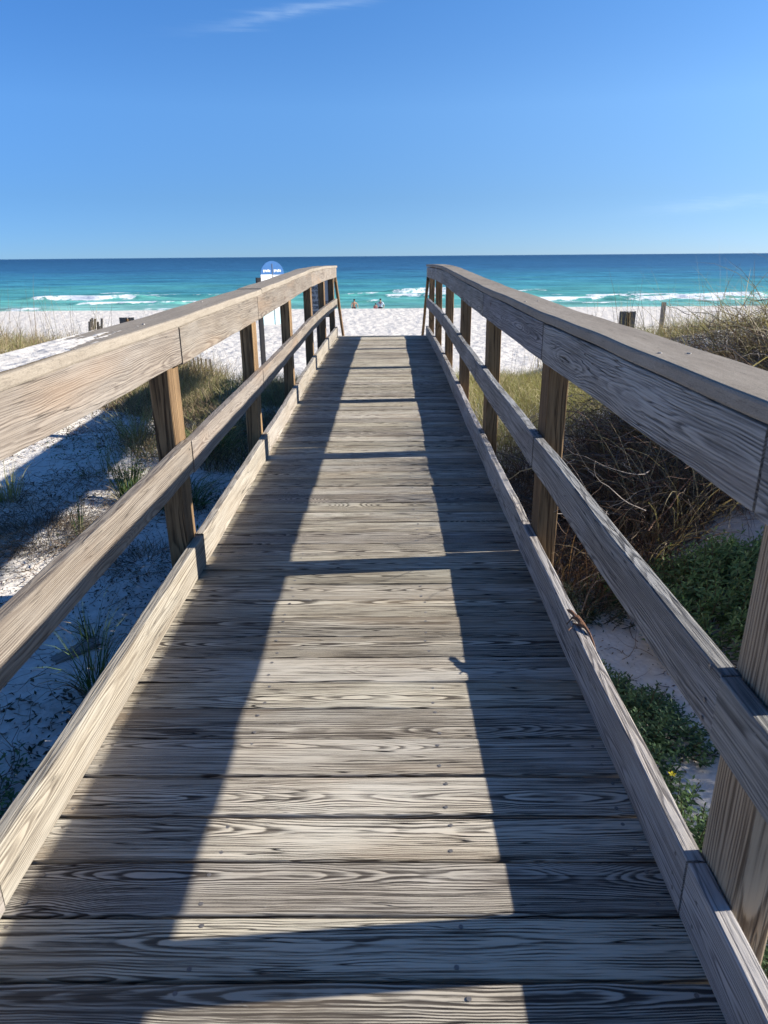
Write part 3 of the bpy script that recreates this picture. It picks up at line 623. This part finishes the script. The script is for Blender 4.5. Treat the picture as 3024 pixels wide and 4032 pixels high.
def shrub_obj(x, y, label, flowers=(), **k):
    V, F, C, st = shrub(**k); gz = float(ground(x, y))
    V[:, 2] += ground(V[:, 0] + x, V[:, 1] + y) - gz
    root = empty('leafy_shrub', (x, y, gz)); tag(root, label, 'shrub', 'leafy plants beside the walkway')
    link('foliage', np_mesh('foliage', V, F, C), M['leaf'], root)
    bx, by, lx, ly, hh = st; mb = MB()
    for i in range(0, len(bx), 2):
        g = float(ground(bx[i] + x, by[i] + y)) - gz
        mb.tube([(bx[i] * .8, by[i] * .8, g - .01), (bx[i] + lx[i] * .5, by[i] + ly[i] * .5, g + hh[i] * .5), (bx[i] + lx[i], by[i] + ly[i], g + hh[i])], [.0022, .0016, .001], 3)
    mb.build('stems', M['stem'], root)
    for (fx, fy, fz) in flowers:
        f = MB()
        for q in range(5):
            a = q * 1.257; f.add([(fx, fy, fz), (fx + .008 * math.cos(a - .45), fy + .008 * math.sin(a - .45), fz + .003), (fx + .012 * math.cos(a), fy + .012 * math.sin(a), fz + .004), (fx + .008 * math.cos(a + .45), fy + .008 * math.sin(a + .45), fz + .003)], [(0, 1, 2, 3)])
        f.build('flower', M['flower'], root)
    return root
M['stem'] = flat('shrub_stem', (.10, .075, .045)); M['flower'] = flat('yellow_petal', (.75, .62, .03))
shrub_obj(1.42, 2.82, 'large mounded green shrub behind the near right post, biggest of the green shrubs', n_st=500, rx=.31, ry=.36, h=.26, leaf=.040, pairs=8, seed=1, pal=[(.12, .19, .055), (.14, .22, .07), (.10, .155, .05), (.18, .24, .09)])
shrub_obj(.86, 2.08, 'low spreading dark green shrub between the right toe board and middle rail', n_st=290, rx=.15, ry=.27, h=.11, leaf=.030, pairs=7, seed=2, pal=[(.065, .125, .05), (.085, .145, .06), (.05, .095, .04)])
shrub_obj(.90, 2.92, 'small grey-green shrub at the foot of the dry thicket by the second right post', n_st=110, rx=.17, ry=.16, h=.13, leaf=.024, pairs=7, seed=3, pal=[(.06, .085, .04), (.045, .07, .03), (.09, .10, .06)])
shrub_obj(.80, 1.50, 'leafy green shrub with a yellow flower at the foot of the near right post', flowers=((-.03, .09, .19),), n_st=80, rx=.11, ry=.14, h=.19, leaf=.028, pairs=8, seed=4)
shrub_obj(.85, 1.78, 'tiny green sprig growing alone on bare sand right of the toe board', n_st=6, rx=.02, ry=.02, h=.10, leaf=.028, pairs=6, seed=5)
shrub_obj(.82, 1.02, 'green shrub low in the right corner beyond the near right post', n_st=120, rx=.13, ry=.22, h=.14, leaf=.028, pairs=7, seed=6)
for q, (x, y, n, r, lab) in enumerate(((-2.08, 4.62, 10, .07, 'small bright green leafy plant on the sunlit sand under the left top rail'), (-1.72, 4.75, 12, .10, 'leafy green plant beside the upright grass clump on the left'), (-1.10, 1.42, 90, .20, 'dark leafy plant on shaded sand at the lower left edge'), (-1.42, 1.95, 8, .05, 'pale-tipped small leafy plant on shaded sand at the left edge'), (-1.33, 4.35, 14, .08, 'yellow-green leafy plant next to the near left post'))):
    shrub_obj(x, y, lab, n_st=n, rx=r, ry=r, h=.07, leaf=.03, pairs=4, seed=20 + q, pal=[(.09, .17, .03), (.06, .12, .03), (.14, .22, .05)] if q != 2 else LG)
stuff('creeping_plant', [flecks(5200, (-3.4, -.95), (3.2, 8), lambda x, y: clumpy(x, y, 3.1, .55, 44), .017, [(.09, .16, .035), (.06, .11, .03), (.12, .17, .06)], .035)], 'small green creeping plants in patches on the sand left of the railing', 'creeping plants', 'leaf')
# weathered scrap of board lying on the left sand
me = board_mesh('wood_scrap', .17, .055, .012, seed=77, ragged=.008)
o = link('wood_scrap', me, M['old'], None, (-1.17, 2.30, float(ground(-1.17, 2.30)) + .012), (R(6), R(-4), R(48))); tag(o, 'flat weathered scrap of board lying on shaded sand left of the walkway', 'wood scrap')

# windblown sand lying on the left cap
xs = np.arange(-.94, -.80, .0035); ys = np.arange(.2, 2.95, .006)
AX, AY = np.meshgrid(xs, ys)
nn_ = fbm(AX * 70, AY * 7, 61, 3) * .5 + fbm(AX * 160, AY * 30, 62, 3) * .35 + U(-.12, .12, AX.shape)
edge_ = 1.15 - 2.0 * sst(1.75, 2.75, AY + .9 * (AX + .87)) - 7.0 * np.clip(AX + .845, 0, 1) * 2
hz = np.clip(nn_ + edge_ - .25, -1, .9) * .0028
AZ = 1.0155 + .034 - .0006 + hz + np.vectorize(zo)(AY)
idx = np.arange(AX.size).reshape(AX.shape)
keep = (hz[:-1, :-1] > .0002) & (hz[1:, 1:] > .0002) & (hz[:-1, 1:] > .0002) & (hz[1:, :-1] > .0002)
PF = np.stack([idx[:-1, :-1], idx[:-1, 1:], idx[1:, 1:], idx[1:, :-1]], -1)[keep]
ps = link('drifted_sand', np_mesh('drifted_sand', np.stack([AX, AY, AZ], -1).reshape(-1, 3), PF.reshape(-1, 4)), M['sand']); tag(ps, 'streaky white sand drifted on top of the near left handrail cap', 'drifted sand', kind='stuff')

# ------------------------------------------------------------------ fences, marker posts, signs
def gz(x, y): return float(ground(x, y))
def picket_fence(x0, y0, x1, y1, n, h, tilt, label, mat, top_jit=.12, wire=True):
    g0 = gz(x0, y0); root = empty('sand_fence', (x0, y0, g0)); tag(root, label, 'fence', 'sand fences'); rr = random.Random(int(x0 * 10) + n)
    for i in range(n):
        t = i / max(1, n - 1); x = (x1 - x0) * t; y = (y1 - y0) * t; g = gz(x0 + x, y0 + y) - g0
        hh = h * (1 - rr.uniform(0, top_jit)); me = board_mesh('picket', hh + .3, .042, .010, seed=i, ragged=.01, nx=5)
        o = link('picket', me, mat, root, (x, y, g + hh / 2 - .15)); o.rotation_euler = (Matrix.Rotation(tilt + rr.uniform(-.05, .05), 3, 'Y') @ Matrix.Rotation(R(-90), 3, 'Y') @ Matrix.Rotation(R(90), 3, 'X')).to_euler()
    if wire:
        mb = MB()
        for hw in (.3, .75):
            mb.tube([((x1 - x0) * k / 8, (y1 - y0) * k / 8, gz(x0 + (x1 - x0) * k / 8, y0 + (y1 - y0) * k / 8) - g0 + h * hw) for k in range(9)], .004, 4)
        mb.build('wire', M['dark'], root)
    return root
M['dark'] = flat('dark_metal', (.012, .012, .014), .5); M['white'] = flat('white_board', (.80, .82, .82)); M['blue'] = flat('blue_board', (.05, .16, .38), .5)
M['grey'] = flat('grey_panel', (.33, .36, .38)); M['black'] = flat('black_paint', (.015, .015, .018)); M['cyan'] = flat('pale_cyan', (.55, .76, .80)); M['greypost'] = flat('grey_post', (.13, .13, .125))
DW = M['old']
pb = at(352, 1250, 13.0)
picket_fence(pb.x - .07, 13.0, pb.x + .10, 13.1, 9, pb.z - gz(pb.x, 13) + .02, .12, 'broken bundle of leaning grey sand fence slats on the beach edge at far left', DW, .3)
picket_fence(-6.1, 16.5, -3.9, 15.6, 24, .42, 0, 'low sand fence of grey pickets in grass behind the second left post', DW, .25)
picket_fence(7.4, 26.0, 12.8, 24.5, 40, .62, 0, 'low sand fence of thin pickets behind the grass on the right', DW, .3)
def marker(x, y, h, label, wide=True):
    g = gz(x, y); root = empty('marker_post', (x, y, g)); tag(root, label, 'post', 'marker posts along the beach edge')
    if wide:
        for dx, w in ((-.062, .155), (.088, .115)):
            me = board_mesh('board', h + .5, .03, w, seed=int(x * 7) + int(w * 100)); o = link('board', me, M['greypost'], root, (dx, 0, h / 2 - .25), (0, R(-90), 0))
        me = board_mesh('stake', h + .4, .05, .035, seed=3); link('stake', me, M['post'], root, (.022, -.045, h / 2 - .22), (0, R(-90), 0))
    else:
        me = board_mesh('stake', h + .5, .09, .09, seed=5); link('stake', me, DW, root, (0, 0, h / 2 - .25), (0, R(-90), 0))
for px, py, Y, wide, lab in ((498, 1250, 14.0, True, 'wide dark double-board marker post showing above the left handrail'), (2472, 1226, 13.0, True, 'wide dark grey double-board post in the grass behind the right handrail'),
                             (2325, 1240, 16.0, False, 'slim weathered stake near the right handrail at the beach edge'), (2615, 1190, 18.0, False, 'slim weathered stake rising from grass further right against the beach')):
    p_ = at(px, py, Y); marker(p_.x, Y, p_.z - gz(p_.x, Y), lab, wide)

def text_mesh(body, size, loc):
    cu = bpy.data.curves.new('t', 'FONT'); cu.body = body; cu.size = size; cu.align_x = 'CENTER'; cu.align_y = 'CENTER'; cu.extrude = .001; cu.offset = size * .012
    o = bpy.data.objects.new('t', cu); col.objects.link(o); bpy.context.view_layer.update()
    me = bpy.data.meshes.new_from_object(o.evaluated_get(bpy.context.evaluated_depsgraph_get()))
    out = ([(v.co.x + loc[0], loc[1] - v.co.z, v.co.y + loc[2]) for v in me.vertices], [tuple(p.vertices) for p in me.polygons])
    bpy.data.objects.remove(o); bpy.data.meshes.remove(me); return out
# blue-topped beach sign
sx0, sy0 = -2.965, 19.0; g = gz(sx0, sy0); sg = empty('beach_sign', (sx0 + .01, sy0, g + .11), (0, 0, R(32))); sg.scale = (1.12, 1, 1); tag(sg, 'white beach sign with a blue half-round top standing beyond the left railing', 'sign')
mb = MB(); mb.box((0, 0, (.752 - .12) / 2 - g), (.57, .03, .752 + .12)); mb.build('board', M['white'], sg)
mb = MB(); mb.box((0, .001, -.30 - g), (.57, .028, .36)); mb.build('lower_panel', M['cyan'], sg)
mb = MB(); n = 24; arc = [(.285 * math.cos(math.pi * k / n), .32 * math.sin(math.pi * k / n)) for k in range(n + 1)]
vs = [(a, -.014, .755 - g + c) for a, c in arc] + [(a, .014, .755 - g + c) for a, c in arc]; N = n + 1
mb.add(vs, [tuple(range(N)), tuple(range(2 * N - 1, N - 1, -1))] + [(k + 1, k, k + N, k + 1 + N) for k in range(n)] + [(0, n, n + N, N)]); mb.build('arched_top', M['blue'], sg)
mb = MB(); mb.box((0, -.0175, .26 - g), (.012, .004, 1.5)); mb.build('divider', M['greypost'], sg)
for dx in (-.135, .125):      # two short white words, too soft to read in the photo
    mb = MB()
    for q in range(5): mb.box((dx - .075 + q * .036, -.0165, .84 - g + (.004 if q % 2 else -.004)), (.026, .003, .05 if q % 3 else .062))
    mb.build('lettering', M['white'], sg)
mb = MB()
for q in range(11): mb.box((.02 + q * .024, -.0162, .742 - g), (.010, .003, .022))
mb.build('trim', M['blue'], sg)
mb = MB()
for q in range(4): mb.box((-.14, -.0162, .05 - g + q * .07 - .1), (.18 - .03 * (q % 2), .003, .012))
mb.build('fine_print', M['grey'], sg)
for dx, zt in ((-.345, .68), (.34, .66)):
    me = board_mesh('post', zt + 2.6, .09, .10, seed=int(dx * 10)); link('post', me, M['black'], sg, (dx, .0, (zt - 2.6) / 2 - g), (0, R(-90), 0))
# grey notice with black lettering
sx0, sy0 = -1.50, 15.0; g = gz(sx0, sy0); ng = empty('notice_sign', (sx0 + .035, sy0, g)); ng.scale = (.86, 1, 1); tag(ng, 'grey notice board with rows of black capital letters seen between the far left posts', 'sign')
mb = MB(); mb.box((0, 0, .56 - g), (.56, .02, .84)); mb.build('panel', M['grey'], ng)
mb = MB()
for cx, cz, w, h in ((-.292, .56, .025, .89), (.292, .56, .025, .89)): mb.box((cx, -.002, cz - g), (w, .034, h))
for cz in (.127, .993): mb.box((0, -.002, cz - g), (.558, .034, .024))
mb.build('frame', M['black'], ng)
LT = []
for q, tx in enumerate(('PERSONS', 'IN THE', 'SURF AND', 'WARNED AND', 'ACCORDING', 'BY BOUND')):
    LT.append(text_mesh(tx, .082, (.0, -.0125, .68 - g - q * .095)))
mb = MB()
for vv, ff in LT: mb.add(vv, ff)
mb.build('lettering', M['black'], ng)
me = board_mesh('post', 3.4, .09, .09, seed=9); link('post', me, M['black'], ng, (.02, .058, -.72 - g), (0, R(-90), 0))

# ------------------------------------------------------------------ people at the water's edge
M['skin'] = flat('skin', (.46, .27, .18), .6); M['wshirt'] = flat('white_shirt', (.66, .74, .82)); M['short'] = flat('dark_shorts', (.02, .02, .03)); M['red'] = flat('pink_shirt', (.50, .16, .17)); M['hair'] = flat('dark_hair', (.03, .02, .015)); M['wet'] = flat('dark_rash_vest', (.04, .05, .07))
def person(x, y, z, h, face, label, top, bottom, topmat, botmat, stoop=0., armout=.12):
    s = h / 1.75; root = empty('person', (x, y, z), (0, 0, face)); tag(root, label, 'person')
    P = {'pel': (0, 0, .93), 'wai': (0, .01 - stoop * .1, 1.08), 'che': (0, -stoop * .35, 1.30), 'nek': (0, -stoop * .55, 1.48), 'chin': (0, -stoop * .62 - .01, 1.55), 'hd': (0, -stoop * .70 - .01, 1.64), 'top': (0, -stoop * .74, 1.72)}
    R_ = {'pel': (.155, .11), 'wai': (.135, .095), 'che': (.165, .11), 'nek': (.06, .06), 'chin': (.06, .065), 'hd': (.082, .10), 'top': (.055, .06)}
    E = [('pel', 'wai'), ('wai', 'che'), ('che', 'nek'), ('nek', 'chin'), ('chin', 'hd'), ('hd', 'top')]
    for sd, nm in ((-1, 'l'), (1, 'r')):
        P.update({nm + 'sh': (sd * .18, -stoop * .5, 1.42), nm + 'el': (sd * (.20 + armout), -stoop * .5 - .03, 1.16), nm + 'wr': (sd * (.21 + armout * .9), -stoop * .5 - .16, .95), nm + 'ha': (sd * (.21 + armout * .8), -stoop * .5 - .22, .87),
                  nm + 'hip': (sd * .09, 0, .88), nm + 'kn': (sd * .11, -.03, .50), nm + 'an': (sd * .12, .03, .09), nm + 'to': (sd * .13, -.12, .03)})
        R_.update({nm + 'sh': (.06, .06), nm + 'el': (.042, .042), nm + 'wr': (.03, .03), nm + 'ha': (.035, .02), nm + 'hip': (.095, .095), nm + 'kn': (.06, .06), nm + 'an': (.04, .04), nm + 'to': (.04, .025)})
        E += [('che', nm + 'sh'), (nm + 'sh', nm + 'el'), (nm + 'el', nm + 'wr'), (nm + 'wr', nm + 'ha'), ('pel', nm + 'hip'), (nm + 'hip', nm + 'kn'), (nm + 'kn', nm + 'an'), (nm + 'an', nm + 'to')]
    def skin(name, keys, grow, mat, cut=None):
        ks = [k for k in P if k in keys]; ix = {k: i for i, k in enumerate(ks)}
        me = bpy.data.meshes.new(name); me.from_pydata([Vector(P[k]) * s for k in ks], [(ix[a], ix[b_]) for a, b_ in E if a in ix and b_ in ix], []); me.update()
        o = link(name, me, mat, root)
        md = o.modifiers.new('skin', 'SKIN'); lay = me.skin_vertices[0].data
        for k in ks: lay[ix[k]].radius = (R_[k][0] * s * grow, R_[k][1] * s * grow)
        lay[0].use_root = True; sb = o.modifiers.new('sub', 'SUBSURF'); sb.levels = 1; sb.render_levels = 2; return o
    skin('body', set(P), 1., M['skin'])
    if top: skin('shirt', {'pel', 'wai', 'che', 'lsh', 'rsh', 'lel', 'rel'}, 1.22, topmat)
    skin('shorts', {'pel', 'lhip', 'rhip', 'lkn', 'rkn'}, 1.2, botmat)
    c = Vector(P['hd']) * s; mb = MB(); q = 10                     # hair cap
    mb.tube([c + Vector((0, .02, -.03)) * s, c + Vector((0, .015, .03)) * s, c + Vector((0, .01, .08)) * s, c + Vector((0, .0, .112)) * s], [.100 * s, .108 * s, .085 * s, .03 * s], q); mb.build('hair', M['hair'], root, True)
    return root
person(-3.35, 71.0, gz(-3.35, 71.0), 1.74, R(20), 'bare-chested person in dark shorts looking down at the water edge', False, True, None, M['short'], .22)
person(-.80, 71.4, gz(-.80, 71.4), 1.78, R(-15), 'adult in a pale blue-white shirt standing at the water edge', True, True, M['wshirt'], M['short'], .02, .16)
person(-1.28, 71.2, gz(-1.28, 71.2), 1.34, R(10), 'child in a pink-red top beside the adult in the white shirt', True, True, M['red'], M['red'], .05, .05)
person(18.2, 118.0, SEA - .75, 1.75, R(60), 'small dark-clad bather standing waist-deep beyond the right handrail', True, True, M['wet'], M['wet'], .1)

# ------------------------------------------------------------------ lizard on the right toe board
def lizard():
    zt = .1422; root_y = 2.03; z0 = zt + zo(root_y)
    root = empty('lizard', (.60, root_y, z0)); tag(root, 'small brown lizard basking on top of the right toe board, tail hanging over the edge', 'lizard')
    sk = [((-.014, .078, .016), (.0022, .0018)), ((-.010, .066, .019), (.0050, .0040)), ((-.005, .052, .020), (.0068, .0060)), ((-.001, .040, .018), (.0046, .0046)), ((.004, .026, .016), (.0075, .0062)), ((.009, .006, .014), (.0088, .0068)), ((.014, -.014, .012), (.0072, .0058)), ((.019, -.030, .009), (.0050, .0045)),
          ((.025, -.060, .004), (.0034, .0032)), ((.0295, -.095, -.010), (.0024, .0024)), ((.031, -.130, -.030), (.0016, .0016)), ((.031, -.165, -.052), (.0009, .0009))]
    V = [s_[0] for s_ in sk]; RR = [s_[1] for s_ in sk]; E = [(i, i + 1) for i in range(len(sk) - 1)]
    def limb(att, pts, rad):
        prev = att
        for p, r in zip(pts, rad): V.append(p); RR.append((r, r)); E.append((prev, len(V) - 1)); prev = len(V) - 1
        return prev
    for pts, att in ((((-.010, .026, .013), (-.018, .020, .008), (-.024, .013, .003)), 4), (((.016, .030, .011), (.021, .026, .007), (.0222, .034, .004)), 4),
                     (((-.002, -.014, .010), (-.012, -.004, .010), (-.018, -.016, .004), (-.028, -.026, .0025)), 6), (((.0205, -.016, .008), (.0224, -.004, .010), (.0228, -.018, .004)), 6)):
        e = limb(att, pts, [.0028, .0020, .0014, .0012][:len(pts)])
        ep = V[e]
        for a in (-.6, -.2, .2, .6):
            if ep[0] < 0: limb(e, [(ep[0] - .008 * math.cos(a), ep[1] - .006 + .009 * math.sin(a), .0015)], [.0007])
    me = bpy.data.meshes.new('body'); me.from_pydata(V, E, []); me.update()
    m, nt, bs = new_mat('lizard_skin'); tc = nt.node('ShaderNodeTexCoord').outputs['Object']; x, y, z = nt.sep(tc)
    n = nt.noise(tc, 220, 3, .6); c = nt.mix(nt.mr(n, .4, .65), (.10, .045, .02), (.26, .125, .055))
    nt.put(bs.inputs['Base Color'], c); bs.inputs['Roughness'].default_value = .6
    o = link('body', me, m, root); o.modifiers.new('skin', 'SKIN'); lay = me.skin_vertices[0].data
    for i, r in enumerate(RR): lay[i].radius = (r[0] * 1.2, r[1] * 1.2)
    lay[5].use_root = True; sb = o.modifiers.new('sub', 'SUBSURF'); sb.levels = 1; sb.render_levels = 2
    mb = MB()
    for sx_ in (-1, 1): mb.tube([(-.0075 + sx_ * .0062, .058, .0225), (-.0075 + sx_ * .0072, .058, .0225)], [.0016, .0010], 8)
    mb.build('eye', M['black'], root)
lizard()

# ------------------------------------------------------------------ light, sky
el, azd = R(SUN_EL), R(SUN_AZ)
sd = Vector((math.cos(azd) * math.cos(el), math.sin(azd) * math.cos(el), math.sin(el)))
sun = bpy.data.lights.new('sun', 'SUN'); sun.energy = 4.3; sun.angle = R(.53); sun.color = (1., .945, .86)
so = bpy.data.objects.new('sun', sun); col.objects.link(so); so.rotation_euler = (-sd).to_track_quat('-Z', 'Y').to_euler(); so.location = (30, 5, 20)
w = bpy.data.worlds.new('World'); scn.world = w; w.use_nodes = True; nt = NT(w.node_tree)
sky = nt.node('ShaderNodeTexSky', sky_type='NISHITA'); sky.sun_disc = False; sky.sun_elevation = el; sky.sun_rotation = R(90 - SUN_AZ)
sky.altitude = 0; sky.air_density = .42; sky.dust_density = .0; sky.ozone_density = 4.0
tc = nt.node('ShaderNodeTexCoord').outputs['Generated']; x, y, z = nt.sep(tc)
# thin cirrus on the sky dome (direction-fixed)
iy = nt.m('DIVIDE', 1., nt.m('MAXIMUM', z, .03)); u, v = nt.m('MULTIPLY', x, iy), nt.m('MULTIPLY', y, iy)
cn = nt.noise(nt.xyz(nt.m('ADD', nt.m('MULTIPLY', u, 1.1), nt.m('MULTIPLY', v, -.2)), nt.m('ADD', nt.m('MULTIPLY', v, 5.), nt.m('MULTIPLY', u, -1.2)), 0), 1.5, 5, .6, .4)
bg = nt.n['Background']
def wisp(cx, cz, ang, L, W, amt):
    az_ = nt.m('ARCTAN2', x, y); el_ = nt.m('ARCSINE', z)
    a, b_ = nt.m('SUBTRACT', az_, cx), nt.m('SUBTRACT', el_, cz); ca, sa = math.cos(ang), math.sin(ang)
    p = nt.m('ADD', nt.m('MULTIPLY', a, ca), nt.m('MULTIPLY', b_, sa)); q = nt.m('SUBTRACT', nt.m('MULTIPLY', b_, ca), nt.m('MULTIPLY', a, sa))
    q = nt.m('ADD', q, nt.m('MULTIPLY', nt.m('SUBTRACT', cn, .5), .03))
    g_ = nt.m('ADD', nt.m('POWER', nt.m('DIVIDE', p, L), 2.), nt.m('POWER', nt.m('DIVIDE', q, W), 2.))
    return nt.m('MULTIPLY', nt.m('POWER', 2.718, nt.m('MULTIPLY', g_, -1.)), amt)
fn_ = nt.noise(nt.xyz(nt.m('MULTIPLY', x, 9.), nt.m('MULTIPLY', y, 9.), nt.m('MULTIPLY', z, 26.)), 2.2, 5, .65)
cl = nt.m('ADD', wisp(-.10, .270, .17, .09, .005, .22), wisp(.42, .057, .08, .09, .006, .16))
cl = nt.m('MULTIPLY', cl, nt.mr(fn_, .3, .7, .35, 1.))
tint = nt.mix(1., sky.outputs[0], nt.ramp(z, [(0., (.36, .41, .48)), (.07, (.53, .61, .62)), (.17, (.82, 1.0, .99)), (.27, (.77, 1.10, 1.20)), (.42, (.60, .95, 1.15)), (.62, (.50, .85, 1.08))]), 'MULTIPLY')
sunward = nt.m('ADD', nt.m('MULTIPLY', x, math.cos(azd)), nt.m('MULTIPLY', y, math.sin(azd)))
tint = nt.mix(1., tint, nt.ramp(nt.mr(sunward, -.6, .6), [(0., (.70, .84, .95)), (.5, (.97, 1., 1.)), (1., (1.42, 1.2, 1.06))]), 'MULTIPLY')
skyc = nt.mix(cl, tint, (4.2, 5.0, 5.6))
nt.put(bg.inputs[0], skyc); bg.inputs[1].default_value = .10

# ------------------------------------------------------------------ camera
cam = bpy.data.cameras.new('camera'); co = bpy.data.objects.new('camera', cam); col.objects.link(co); scn.camera = co
cam.sensor_fit = 'VERTICAL'; cam.sensor_height = 36; cam.lens = 2795 / 4032 * 36; cam.clip_start = .02; cam.clip_end = 60000
co.matrix_world = Matrix(((r2.x, u2.x, -CF.x, 0), (r2.y, u2.y, -CF.y, 0), (r2.z, u2.z, -CF.z, H), (0, 0, 0, 1)))
cam.dof.use_dof = True; cam.dof.focus_distance = 2.9; cam.dof.aperture_fstop = 8.0
scn.render.engine = 'CYCLES'; scn.render.resolution_x = 768; scn.render.resolution_y = 1024
scn.cycles.use_denoising = True
vs_ = scn.view_settings; vs_.view_transform = 'Standard'; vs_.look = 'None'; vs_.exposure = 1.2; vs_.gamma = 1
